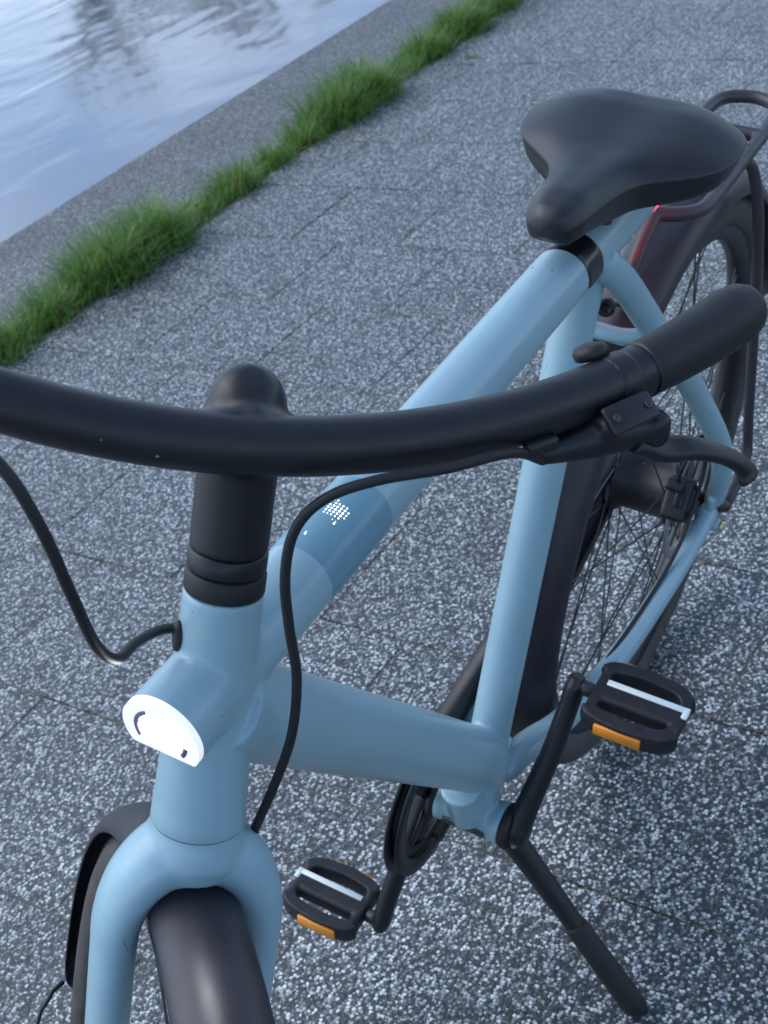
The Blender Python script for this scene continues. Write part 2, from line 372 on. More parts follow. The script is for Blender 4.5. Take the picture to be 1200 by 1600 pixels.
def blade(base, h, az, lean, wd, tone):
    n = len(gv); d = V(math.cos(az), math.sin(az), 0); s = V(-d[1], d[0], 0)
    for k, q in enumerate((0, .38, .74, 1.0)):
        p = base + d*(lean*h*q*q) + V(0, 0, h*(q - .28*lean*q*q)); ww = wd*(1, .9, .55, .04)[k]
        gv.extend([tuple(p-s*ww), tuple(p+s*ww)]); gt.extend([tone]*2)
    for k in range(3): a = n+2*k; gf.append((a, a+1, a+3, a+2))
# thick tufts and bare stretches along the joint: (quay x, strength, spread)
TUFT = [(-.45, .7, .10), (-.75, .85, .10), (-1.0, .8, .09), (-1.20, .75, .06), (-1.42, 1.15, .11), (-1.60, 1.25, .08), (-1.78, .5, .05), (-1.96, .72, .06), (-2.14, .5, .05), (-2.30, .6, .05), (-2.47, 1.15, .075), (-2.63, 1.3, .07), (-2.85, .55, .06), (-3.02, .8, .07), (-3.25, .95, .09), (-3.46, .8, .07), (-3.7, 1.0, .1), (-4.1, .9, .16), (-4.6, .9, .2), (-5.4, .9, .25), (-.1, .6, .1), (.3, .8, .14), (.8, .7, .12)]
for _ in range(95000):
    x = random.uniform(-6, 1.2)
    dn = max(a*math.exp(-((x-c)/s)**2/2) for c, a, s in TUFT)
    if random.random() > .03 + .97*(dn/1.3)**1.5: continue
    off = random.gauss(0, .015 + .038*dn)
    y = -1.908 + off
    if y > ROW0+.062*dn+.006 or y < COP0-.075*dn-.012: continue
    h = (random.uniform(.018, .05) + .135*dn*random.random()**.8)*(1-.3*min(1, abs(off)/.06))
    az = random.uniform(0, 6.283)
    if random.random() < .5: az = (1.57 if off > 0 else -1.57) + random.gauss(0, .8) + PSI       # outer blades arch outwards
    blade(T(x, y, -.012), h, az, random.uniform(.1, 1.0) + 7*abs(off)*random.random(), random.uniform(.0009, .0020), min(.9, max(0, random.gauss(.5, .24))) if random.random() > .07 else random.uniform(.93, 1))
for _ in range(70):       # a small tuft in a slab joint further along
    p = cast(735+jit(9), 90+jit(2)); blade(V(p[0], p[1], -.01), random.uniform(.012, .03), random.uniform(0, 6.28), random.uniform(.4, 1.3), .0014, random.uniform(.3, .8))
for u0, v0 in ((1085, 1445), (160, 838), (1150, 1478), (1190, 1490)):
    for _ in range(22):
        p = cast(u0+jit(12), v0+jit(4)); blade(V(p[0], p[1], -.01), random.uniform(.006, .014), random.uniform(0, 6.28), random.uniform(.4, 1.4), .001, random.uniform(.2, .6))
me = bpy.data.meshes.new('grass'); me.from_pydata(gv, [], gf); me.update()
a_ = me.attributes.new('tone', 'FLOAT', 'POINT'); a_.data.foreach_set('value', gt)
tag(obj('grass', me, GM), 'tufts of green grass growing in the joint beside the coping', 'grass', kind='stuff')

MOSSM = plain('joint_moss', (.026, .034, .016), .95, .2, .45, 120, bump=.6, bscale=600)
mo = MB()
def moss(x0, y0, x1, y1, wd, dens=1.0):
    n = max(2, int(math.hypot(x1-x0, y1-y0)/.004)); dx, dy = (x1-x0)/n, (y1-y0)/n; ll = math.hypot(dx, dy); px, py = -dy/ll, dx/ll
    ph = random.uniform(0, 50)
    for i in range(n):
        k = .5+.5*math.sin(i*.11+ph)+.6*math.sin(i*.037+ph*2)
        if random.random() > dens*(.35+.65*k): continue
        w_ = wd*random.uniform(.4, 1.1); c = (x0+dx*(i+.5)+px*jit(wd*.4), y0+dy*(i+.5)+py*jit(wd*.4)); r = random.uniform(.0015, .004)
        along = .004
        ex, ey = (along, w_) if abs(dx) > abs(dy) else (w_, along)
        vv = [T(c[0]+math.cos(a)*ex, c[1]+math.sin(a)*ey, -.003) for a in np.linspace(0, 5.24, 6)] + [T(c[0], c[1], random.uniform(.0006, .0028))]
        mo.add(vv, [(j, (j+1) % 6, 6) for j in range(6)])
J = lambda k: -.143 + k*PX
moss(J(-6), -1.84, J(-6), -.6, .0035, 1.3); moss(J(-6), -1.84, J(-6), -.6, .0035, 1.1); moss(J(-6), -1.51, J(-5), -1.51, .003, 1.4); moss(J(-6), -1.51, J(-5), -1.51, .003, 1.2); moss(J(-5), -1.72, J(-5), -1.52, .003, .8)
moss(J(-1), -.56, J(-1), -.2, .0025, .7); moss(J(0), .02, J(0), .34, .003, .9); moss(J(-2), -.05, J(-2), .2, .0025, .7); moss(J(-9), -1.8, J(-9), -.8, .003, .8)
moss(J(-3), -1.85, J(-3), -1.5, .003, .8); moss(J(-1), .06, J(-1), .2, .003, .6); moss(J(-1), -1.2, J(-1), -1.0, .003, .7); moss(J(0), -.9, J(0), -.4, .0025, .4)
tag(obj('joint_moss', mo.mesh('joint_moss'), MOSSM), 'thin lines of dark green moss in the joints between paving slabs', 'moss', kind='stuff')

# fallen leaves and petals lying on the stones
def leaf_mesh(name, length, width, mat, curl=.25):
    mb = MB(); n = 8; v = []; f = []
    for i in range(n+1):
        t = i/n; wv = width*math.sin(math.pi*min(1, t*.97+.03))**.8*(1-.35*t)
        z = curl*length*(t-.5)**2
        v += [V((t-.5)*length, -wv, z+.25*wv+.0015), V((t-.5)*length, 0, z+.001), V((t-.5)*length, wv, z+.3*wv+.0015)]
    for i in range(n):
        a = 3*i; f += [(a, a+1, a+4, a+3), (a+1, a+2, a+5, a+4)]
    mb.add(v, f); return obj(name, mb.mesh(name), mat)
LEAFB = plain('dry_leaf', (.16, .075, .03), .7, .4, .35, 90); PETAL = plain('pale_petal', (.62, .6, .56), .6, .4, .1, 60); LEAFY = plain('tan_leaf', (.24, .17, .085), .7, .4, .3, 90)
for u, v, ln, wd, m, lab, cat in [(783, 8, .055, .016, LEAFB, 'dry orange brown leaf on the slabs past the end of the grass', 'leaf'),
        (226, 431, .035, .010, LEAFB, 'dry brown leaf caught against the foot of the thickest grass tuft', 'leaf'),
        (353, 311, .022, .008, PETAL, 'white petal lying at the foot of the grass between two tufts', 'petal'),
        (768, 24, .03, .010, PETAL, 'pale petal beside the dry orange brown leaf', 'petal'),
        (476, 232, .035, .006, LEAFY, 'tan straw leaf on the slab under a grass tuft', 'leaf'),
        (441, 247, .03, .008, LEAFY, 'tan curled leaf half hidden by the grass edge', 'leaf')]:
    o = leaf_mesh('fallen_leaf' if cat == 'leaf' else 'fallen_petal', ln, wd, m); p = cast(u, v, .001); o.location = p; o.rotation_euler = (0, 0, random.uniform(0, 6)); tag(o, lab, cat)

# ------------------------------------------------------------------ trees on the other bank (mirrored in the water)
BARK = plain('tree_bark', (.05, .042, .035), .9, .3, .3, 8); LEAFM = plain('tree_leaf', (.035, .06, .02), .6, .4, .4, 2)
def tree(name, base, H, seed, label, leaves):
    rnd = random.Random(seed); e = bpy.data.objects.new(name, None); col.objects.link(e); e.location = base
    tr = MB(); tips = []
    def limb(p, d, L, r, lev):
        q = p + d*L*.5 + V(rnd.uniform(-.06, .06)*L, rnd.uniform(-.06, .06)*L, 0); end = p + d*L
        tube(tr, [p, q, end], [r, r*.8, r*.6], 8 if lev < 2 else 5, n=2)
        if lev >= 2: tips.append((q, d)); tips.append((end, d))
        if lev < 4:
            for _ in range(3 if lev else 5):
                a = rnd.uniform(0, 6.283); sp = rnd.uniform(.35, .8)
                nd = unit(d + V(math.cos(a)*sp, math.sin(a)*sp, rnd.uniform(-.1, .25)))
                limb(p + d*L*rnd.uniform(.6, 1), nd, L*rnd.uniform(.5, .72), r*.5, lev+1)
    limb(V(0, 0, -.1), V(0, 0, 1), H*.34, H*.024, 0)
    obj('trunk', tr.mesh('trunk'), BARK, e)
    cr = MB()
    for p, d in tips:
        for _ in range(leaves):
            c = p + V(rnd.gauss(0, .22), rnd.gauss(0, .22), rnd.gauss(0, .2)); a = unit(V(rnd.gauss(0, 1), rnd.gauss(0, 1), rnd.gauss(0, .6))); b = unit(np.cross(a, V(rnd.random(), rnd.random(), rnd.random())))
            s = rnd.uniform(.05, .1); cr.add([c-a*s, c+b*s*.5, c+a*s, c-b*s*.5], [(0, 1, 2, 3)])
    obj('crown', cr.mesh('crown'), LEAFM, e)
    return tag(e, label, 'tree')
tree('bank_tree', T(-23.0, -24.6, .3), 8.0, 3, 'bare branched tree on the far bank mirrored in the water', 3)
tree('bank_tree', T(-28.2, -24.4, .3), 9.6, 11, 'leafier tree on the far bank behind the bare branched one', 4)

# ================================================================== the bicycle
LEAN = 0.20871
bike = bpy.data.objects.new('bicycle', None); col.objects.link(bike)
bike.rotation_euler = (-LEAN, 0, 0); bike.location = (0, 0, .0006)
tag(bike, 'light blue electric bicycle with lit headlamp leaning on its kickstand', 'bicycle')
cl, sl = math.cos(LEAN), math.sin(LEAN)
LT = np.array([[1, 0, 0], [0, cl, -sl], [0, sl, cl]])           # world -> bicycle frame
def part(name, mb, mat, parent=None, smooth=True):
    me = mb if isinstance(mb, bpy.types.Mesh) else mb.mesh(name)
    me.name = name
    return obj(name, me, mat, parent or bike, smooth)
def at_depth(u, v, z):                                           # pixel and distance -> bicycle frame
    return LT @ (CAM + (cF + cR*(u-600)/FPX - cU*(v-800)/FPX)*z)

HA = 1.21039; UP = V(-math.cos(HA), 0, math.sin(HA)); FW = V(math.sin(HA), 0, math.cos(HA))
WR = .357
FAX = V(.58363, 0, WR); FOOT = FAX - FW*.048
HTB = FOOT + UP*.41172; HTT = HTB + UP*.1562
BB = V(0, 0, .27384); RAX = V(-.47801, 0, WR)
TTZ = .8197; TTR = .0249
def rotax(X, a):
    v = X-HTB; return HTB + v*math.cos(a) + np.cross(UP, v)*math.sin(a) + UP*(UP@v)*(1-math.cos(a))
ST_BAR, ST_FORK = .75384, rad(46)
def S(s, f, u, a=ST_FORK): return rotax(HTB + V(0, s, 0) + FW*f + UP*u, a)   # steering frame: left, forward, up
def SV(v, a=ST_FORK): return S(*v, a) - S(0, 0, 0, a)

# --- frame
fr = MB()
def dprof(r, cutz, k=48):
    out = []
    for j in range(k):
        a = 2*math.pi*j/k; x, y = r*math.cos(a), r*math.sin(a)
        out.append((x, max(y, -cutz)))
    return out
def lampx(t): return .345 + (.4085-.345)*t
fr.add(*sweep([V(lampx(t)-.005*t, 0, TTZ) for t in (0, .25, .5, .75, 1)], lambda i, t: dprof(TTR+.0014*min(1, t*1.6), TTR*(1 - .42*min(1, t*1.1))), up=V(0, 0, 1)))
fr.add(*sweep([V(x, 0, TTZ) for x in np.linspace(.36, -.308, 12)], lambda i, t: circ(48, TTR)))
lathe(fr, HTB+UP*.0012, UP, [(0, .0288), (.02, .0282), (.05, .0268), (.09, .0252), (.12, .0240), (.155, .0233)], 48)
DTA = V(.3645, 0, .8022); DTB = V(.02, 0, .379); dd = unit(DTB-DTA)
fr.add(*sweep([DTA+dd*.0, DTA+dd*.2, DTA+dd*.4, DTB+dd*.035, DTB+dd*.062, DTB+dd*.075], lambda i, t: circ(48, .0326*(1, 1, 1, 1, .9, .7)[i])))
SD = V(-.3479, 0, .9375); STB = V(-.0257, 0, .3338)
tube(fr, [STB-SD*.03, STB+SD*.25, STB+SD*.515], .0200, 40)
# bottom bracket shell, cast lug
lathe(fr, BB-V(0, .037, 0), V(0, 1, 0), [(0, .0225), (.006, .0225), (.012, .0205), (.03, .020), (.045, .020), (.062, .0205), (.068, .0225), (.074, .0225)], 40)
tube(fr, [BB+V(.004, 0, 0), BB+V(-.012, 0, .045)], [.021, .026], 32)
tube(fr, [BB+V(.012, 0, .008), V(.03, 0, .345)], [.018, .02], 32)
tube(fr, [V(-.03, .0, .315), V(-.06, .0, .322)], [.03, .022], 32)
frame = part('frame', fuse(fr, .0019, 5, .5), PAINT)
mb = MB(); lathe(mb, HTB, UP, [(.0010, .0270), (.0010, .0290), (.0016, .0292), (.008, .02885), (.016, .0283), (.026, .0272)], 64); part('head_tube_collar', mb, PAINT, frame)
# stays and dropouts
for s in (1, -1):
    mb = MB()
    cs = [(-.035, .020, .318), (-.066, .031, .326), (-.10, .047, .3295), (-.16, .058, .328), (-.242, .067, .326), (-.34, .074, .333), (-.413, .0775, .342), (-.479, .078, .352)]
    tube(mb, [V(x, y*s, z) for x, y, z in cs], [.016, .0152, .0137, .0127, .0122, .0122, .0120, .0115], 20, True, 5)
    part('chain_stay', fuse(mb, .0016, 3), PAINT, frame)
    mb = MB()
    ss = [(-.195, .018, .810), (-.215, .031, .785), (-.27, .045, .712), (-.33, .057, .637), (-.40, .071, .542), (-.446, .083, .468), (-.468, .086, .41), (-.479, .079, .353)]
    tube(mb, [V(x, y*s, z) for x, y, z in ss], [.0155, .0142, .0138, .0137, .0134, .0130, .0122, .0115], 20, True, 5)
    rbox(mb, V(-.478, .080*s, .354), ((1, 0, 0), (0, 1, 0), (0, 0, 1)), (.042, .010, .045), .004)
    part('seat_stay', fuse(mb, .0016, 3), PAINT, frame)
mb = MB(); tube(mb, [V(-.272, -.044, .706), V(-.262, -.03, .702), V(-.258, 0, .700), V(-.262, .03, .702), V(-.272, .044, .706)], .0075, 16, n=4)
rbox(mb, V(-.262, 0, .698), ((1, 0, 0), (0, 1, 0), (0, 0, 1)), (.014, .05, .014), .004)
part('stay_bridge', mb, PAINT, frame)
mb = MB(); lathe(mb, V(-.252, .004, .733), V(1, .3, .3), [(0, .009), (.006, .009), (.008, .0075), (.008, .004), (.005, .0035)], 20); part('lock_bolt', mb, BLACK, frame)
mb = MB(); lathe(mb, V(-.472, .084, .330), V(0, 1, 0), [(-.006, .009), (.008, .008), (.0085, .007)], 20); part('stay_boss', mb, PAINT, frame)
mb = MB(); lathe(mb, V(-.472, .0925, .330), V(0, 1, 0), [(0, .0065), (.004, .0062), (.005, .005), (.005, .003), (.003, .0028)], 20); part('bolt', mb, BRASS, frame)
# black band on the top tube near the saddle
def band(x0, x1, r, a0, a1, th=.0006, nr=.004, k=48):
    """sleeve segment with rounded corners: angle measured from +z towards +y"""
    mb = MB(); v = []; f = []; nx = 10
    for i in range(nx+1):
        q = i/nx; x = x0 + (x1-x0)*q
        dx = min(abs(x-x0), abs(x-x1)); ins = 0
        if dx < nr: ins = (nr - math.sqrt(max(0, nr*nr-(nr-dx)**2)))/r
        for j in range(k+1):
            a = (a0+ins) + (a1-a0-2*ins)*j/k
            rr = r + th
            if dx < 1e-9 or j in (0, k): rr = r - .0004
            v.append(V(x, rr*math.sin(a), TTZ + rr*math.cos(a)))
    for i in range(nx):
        for j in range(k): a = i*(k+1)+j; f.append((a, a+1, a+k+2, a+k+1))
    mb.add(v, f); return mb
part('antenna_band', band(-.144, -.179, TTR, rad(-150), rad(112), .0008, .009), BANDM, frame)
disp = part('display_panel', band(.268, .184, TTR, rad(-179.9), rad(179.9), .00045, .0005), PANEL, frame)
# dot matrix
dots = [(0, 0, 1), (1, 0, 1), (2, 0, .8), (-1, 0, .6), (0, 1, 1), (1, 1, 1), (2, 1, 1), (3, 1, .9), (-1, 1, .65), (0, 2, 1.1), (1, 2, 1.1), (2, 2, 1), (3, 2, .8), (-1, 2, .7), (0, 3, 1), (1, 3, 1.1), (2, 3, 1.1), (3, 3, .8), (-1, 3, .7),
        (0, 4, 1.1), (1, 4, 1.1), (2, 4, 1.1), (3, 4, .75), (-1, 4, .8), (0, 5, .7), (1, 5, .7), (2, 5, .8), (-3, 4, 1), (-2.3, 4, .4), (-2.2, 3.1, .35), (-9.5, 0.2, .9), (-8.8, 0.1, .45), (4, 0, .8), (4, 1, .7)]
dm = MB(); lathe(dm, V(0, 0, 0), V(0, 0, 1), [(-.0003, .00066), (.0002, .00066), (.00035, .00045)], 10); dme = dm.mesh('display_dot'); dme.materials.append(DOTM)
ang0 = None
def tt_hit(u, v):
    """where the line of sight through a photo pixel meets the top tube"""
    o = LT@CAM; r = LT@(cF + cR*(u-600)/FPX - cU*(v-800)/FPX)
    A = r[1]**2+r[2]**2; B = 2*(o[1]*r[1]+(o[2]-TTZ)*r[2]); Cc = o[1]**2+(o[2]-TTZ)**2-(TTR+.00045)**2
    t = (-B-math.sqrt(B*B-4*A*Cc))/(2*A); p = o+r*t; return p[0], math.atan2(p[1], p[2]-TTZ)
x00, a00 = tt_hit(509.6, 796.9)
for i, j, s in dots:
    x = x00 - i*.00275; a = a00 + j*.0027/TTR
    o = obj('display_dot', dme, None, disp, loc=V(x, (TTR+.00045)*math.sin(a), TTZ+(TTR+.00045)*math.cos(a))); o.rotation_euler = (-a, 0, 0); o.scale = (s, s, 1)

# --- head lamp
def dring(mb, x, r0, r1, cut, depth, k=64, a0=0, a1=2*math.pi):
    v = []; f = []; full = abs(a1-a0-2*math.pi) < 1e-6; n = k if full else k+1
    for j in range(n):
        a = a0+(a1-a0)*j/k
        for xx, r in ((x, r0), (x, r1), (x-depth, r1), (x-depth, r0)):
            v.append(V(xx, r*math.cos(a), TTZ+max(r*math.sin(a), -cut*r)))
    for j in range(k):
        b = ((j+1) % n)*4; a = j*4
        for q in range(4): f.append((a+q, a+(q+1) % 4, b+(q+1) % 4, b+q))
    if not full: f += [(0, 1, 2, 3), tuple(range((n-1)*4, n*4))[::-1]]
    mb.add(v, f); return mb
mb = MB(); mb.add(*sweep([V(x, 0, TTZ) for x in (.388, .396, .4065)], lambda i, t: dprof((.0258, .02625, .0264)[i], .0264*(.62, .6, .59)[i]), caps=False, up=V(0, 0, 1))); part('lamp_housing', mb, PAINT, frame)
lamp = part('head_lamp', dring(MB(), .4108, .0182, .0262, .58, .006), LAMPW, smooth=False)
def bowl(r0, x0, r1, x1, k=64):
    mb = MB(); v = []; f = []
    for r, x in ((r0, x0), (r0*.55+r1*.45, x0*.35+x1*.65), (r1, x1)):
        for j in range(k):
            a = 2*math.pi*j/k; v.append(V(x, r*math.cos(a), TTZ+max(r*math.sin(a), -.64*r)))
    for i in range(2):
        for j in range(k): f.append((i*k+j, i*k+(j+1) % k, (i+1)*k+(j+1) % k, (i+1)*k+j))
    return mb.add(v, f)
part('reflector', bowl(.0183, .4106, .0150, .4050), LAMPD, lamp)
mb = MB(); k = 64; v = [V(.4072, 0, TTZ)]; f = []
for q in (.35, .7, .9, 1.0):
    for j in range(k):
        a = 2*math.pi*j/k; r = .0152*q; v.append(V(.4050+.0022*(1-q*q), r*math.cos(a), TTZ+max(r*math.sin(a), -.64*r)))
f = [(0, 1+j, 1+(j+1) % k) for j in range(k)]
for i in range(3):
    for j in range(k): f.append((1+i*k+j, 1+(i+1)*k+j, 1+(i+1)*k+(j+1) % k, 1+i*k+(j+1) % k))
mb.add(v, f); part('lens', mb, LAMPC, lamp)
part('reflector', dring(MB(), .4110, .0148, .0183, .62, .0012, 40, rad(116), rad(208)), LAMPD, lamp)
part('reflector', dring(MB(), .4110, .0146, .0183, .62, .0012, 20, rad(-42), rad(-8)), LAMPD, lamp)
for a in np.linspace(rad(150), rad(205), 7):                     # small facets of the reflector
    mb = MB(); rbox(mb, V(.4078, .0166*math.cos(a), TTZ+.0166*math.sin(a)), ((1, 0, 0), (0, math.cos(a), math.sin(a)), (0, -math.sin(a), math.cos(a))), (.003, .0012, .0014), .0003, 1); part('facet', mb, LAMPD, lamp)

# --- tail lamp
tail = MB(); lathe(tail, V(-.3060, 0, TTZ), V(-1, 0, 0), [(0, TTR*.998), (.013, TTR*1.0), (.016, TTR*.9)], 40); part('tail_lamp', tail, TAILM)

# --- fork
fk = MB()
lathe(fk, S(0, 0, .010), -SV((0, 0, 1)), [(0, .0283), (.010, .0287), (.0135, .0292), (.020, .0312), (.030, .0325), (.044, .0265)], 48)
for s in (1, -1):
    pts = [(.006, 0, -.022), (.021, .0, -.027), (.035, .001, -.042), (.0438, .003, -.064), (.0458, .005, -.09), (.0458, .008, -.16), (.047, .016, -.26), (.050, .036, -.37), (.052, .048, -.4117)]
    wv = [.022, .0212, .0186, .0160, .0145, .0140, .0130, .0115, .011]; dv = [.027, .0255, .0235, .0215, .0205, .0195, .017, .013, .011]
    pp, idx = spline([S(a*s, b, c) for a, b, c in pts], 5, list(range(9)))
    side = unit(SV((1, 0, 0)))
    fk.add(*sweep(pp, lambda i, t: circ(32, np.interp(idx[i], range(9), dv), np.interp(idx[i], range(9), wv)), up=side))
    rbox(fk, S(.053*s, .048, -.4117), (SV((1, 0, 0)), SV((0, 1, 0)), SV((0, 0, 1))), (.010, .03, .034), .003)
fork = part('fork', fuse(fk, .0021, 7, .5), PAINT)
mb = MB(); lathe(mb, S(0, 0, -.0002), SV((0, 0, 1)), [(0, .0286), (.0012, .0288)], 64); part('crown_seal', mb, RUBBER, fork)

# --- wheels
def wheel(name, fr_, disc_side=1, hub_r=.04, hub_w=.04):
    """fr_(lateral, radius, angle) -> point"""
    N = 96
    def ring(prof, closed=True):
        mb = MB(); v = []; f = []; k = len(prof)
        for i in range(N):
            a = 2*math.pi*i/N
            for y, r in prof: v.append(fr_(y, r, a))
        for i in range(N):
            for j in range(k if closed else k-1):
                f.append((i*k+j, i*k+(j+1) % k, ((i+1) % N)*k+(j+1) % k, ((i+1) % N)*k+j))
        mb.add(v, f); return mb
    R0 = WR-.0235
    rim = part(name, ring([(-.0145, R0-.012), (-.0150, R0-.022), (-.009, R0-.034), (0, R0-.037), (.009, R0-.034), (.0150, R0-.022), (.0145, R0-.012), (0, R0-.016)]), BLACK)
    part('tyre', ring([(.0235*math.cos(b), R0+.0235*math.sin(b)*(1.0)) for b in np.linspace(-.75*math.pi+math.pi/2+.62-math.pi/4, math.pi+.95-.0, 15)] if False else
        [(.0235*math.cos(b), R0+.0235*math.sin(b)) for b in np.linspace(rad(-52), rad(232), 17)]), TYREM, rim)
    tb = MB()
    tread = MB(); nb = 132
    for i in range(nb):                           # low tread blocks on both shoulders, many and small: one piece
        a = 2*math.pi*i/nb; da = 2*math.pi/nb*.34
        for b0, b1 in ((rad(42), rad(62)), (rad(118), rad(138))):
            vv = []
            for rr in (.0228, .0246):
                for aa, bb in ((a-da, b0), (a+da, b0), (a+da, b1), (a-da, b1)): vv.append(fr_(rr*math.cos(bb), R0+rr*math.sin(bb), aa))
            tread.add(vv, [(4, 5, 6, 7), (0, 1, 5, 4), (1, 2, 6, 5), (2, 3, 7, 6), (3, 0, 4, 7)])
    tag(part('tread', tread, TYREM, rim, False), kind='stuff')
    o0 = fr_(0, 0, 0); ax = unit(fr_(1, 0, 0)-o0)
    hb = MB(); lathe(hb, o0, ax, [(-.060, .008), (-hub_w-.004, .009), (-hub_w-.004, hub_r*1.0), (-hub_w, hub_r*1.06), (-hub_w+.004, hub_r), (-hub_w+.010, hub_r*.86), (hub_w-.010, hub_r*.86), (hub_w-.004, hub_r), (hub_w, hub_r*1.06), (hub_w+.004, hub_r), (hub_w+.004, .009), (.074, .008)], 40)
    hub = part('hub', hb, BLACK, rim)
    rt = MB(); yd = (hub_w+.012)*disc_side
    prof = [(yd-.0009, .066), (yd+.0009, .066), (yd+.0009, .080), (yd-.0009, .080)]
    part('brake_disc', ring(prof), STEEL, rim)
    sp = MB()
    for i in range(6):
        a = i*math.pi/3; sp.add(*sweep([fr_(yd, .02, a), fr_(yd, .05, a+.18), fr_(yd, .068, a+.3)], lambda i, t: circ(6, .0035, .0009), up=ax))
    part('disc_spider', sp, DARKSTEEL, rim)
    n = 16
    for sd_ in (1, -1):
        for i in range(n):
            a = 2*math.pi*(i+(.5 if sd_ < 0 else 0))/n
            cr = .62 if i % 2 else -.62
            p = fr_(hub_w*sd_*.97, hub_r*1.0, a); q = fr_(.003*sd_, R0-.034, a+cr)
            m1 = MB(); tube(m1, [p, q], .0011, 6); part('spoke', m1, DARKSTEEL, rim, False)
    return rim
def rear(y, r, a): return RAX + V(r*math.cos(a), y, r*math.sin(a))
def front(y, r, a): return rotax(FAX + V(r*math.cos(a), y, r*math.sin(a)), ST_FORK)
rw = wheel('rear_wheel', rear, 1, .043, .036)
fw_ = wheel('front_wheel', front, 1, .045, .038)

# --- mudguards
def guard(name, fr_, r, a0, a1, w, mat, drop=.020, n=70):
    mb = MB(); v = []; f = []; k = 15; sec = []
    for j in range(k):
        b = -1+2*j/(k-1); y = w/2*math.sin(b*math.pi/2*.98); z = -drop*(1-math.cos(b*math.pi/2))
        sec.append((y, z))
    ring = [(y, z) for y, z in sec] + [(y*.965, z-.0018) for y, z in reversed(sec)]
    m = len(ring)
    for i in range(n+1):
        q = i/n; a = a0+(a1-a0)*q
        e = min(q, 1-q)*n/3.0; sh = 1 if e >= 1 else .55+.45*math.sqrt(max(0, 1-(1-e)**2))
        for y, z in ring: v.append(fr_(y*sh, r+z, a))
    for i in range(n):
        for j in range(m): f.append((i*m+j, i*m+(j+1) % m, (i+1)*m+(j+1) % m, (i+1)*m+j))
    f += [tuple(range(m)), tuple(range(n*m, n*m+m))[::-1]]
    mb.add(v, f); return part(name, mb, mat)
fg = guard('front_mudguard', front, .3735, rad(55), rad(201), .0585, FENDERM, .019)
rg = guard('rear_mudguard', rear, .380, rad(-22), rad(-22+190), .066, FENDERM, .024)
for s in (-1,):
    mb = MB(); tube(mb, [front(.0285*s, .357, rad(199)), front(.042*s, .345, rad(200)), front(.056*s, .30, rad(203)), front(.058*s, .02, rad(208))], .0022, 8, n=4); part('stay_wire', mb, BLACK, fg)

# --- steering: stem and handlebar
def bar(s):
    o = HTT + UP*.10232 + FW*.03779; a = abs(s)
    return rotax(o + V(0, .3149*s, 0) - V(1, 0, 0)*.10485*a**2 + V(0, 0, 1)*.04101*a**2, ST_BAR)
hb = MB()
tube(hb, [bar(s) for s in np.linspace(-.78, .78, 61)], .01626, 32)
B = lambda f, u, s=0: S(s, f, .1562+u, ST_BAR)
hb.add(*sweep([B(0, .026), B(0, .06), B(.001, .09), B(.004, .108), B(.008, .120), B(.011, .1285), B(.013, .132)], lambda i, t: circ(36, (.0225, .0225, .0225, .0222, .0205, .0155, .008)[i])))
tube(hb, [B(.004, .092), B(.022, .100), B(.0378, .1023)], [.0235, .021, .016], 32)
tube(hb, [B(.010, .102, -.028), B(.026, .103, 0), B(.010, .102, .028)], [.008, .02, .008], 24, n=4)
hbar = part('handlebar', fuse(hb, .0021, 9, .5), BLACK)
mb = MB(); lathe(mb, HTT, UP, [(.0145, .0222), (.016, .0228), (.0258, .0228), (.0268, .0220)], 48); part('stem_spacer', mb, BLACK, hbar)
mb = MB(); lathe(mb, HTT, UP, [(.0006, .0228), (.002, .0234), (.0125, .0234), (.0138, .0224)], 48); part('headset_ring', mb, RUBBER, hbar)
# grips
for sgn in (1, -1):
    g1 = MB()
    ss = np.linspace(.745, .978, 26)
    gr = [np.interp(s, [.745, .75, .775, .80, .87, .93, .965, .978], [.0164, .0171, .0173, .0176, .0184, .0190, .0190, .0180]) for s in ss]
    pts = [bar(s*sgn) for s in ss]
    tube(g1, pts, gr, 32, True); part('grip', g1, RUBBER)
    for s0 in (.742, .778):
        g2 = MB(); tube(g2, [bar((s0-.003)*sgn), bar(s0*sgn), bar((s0+.003)*sgn)], [.0170, .0174, .0170], 32); part('grip_clamp', g2, BLACK)
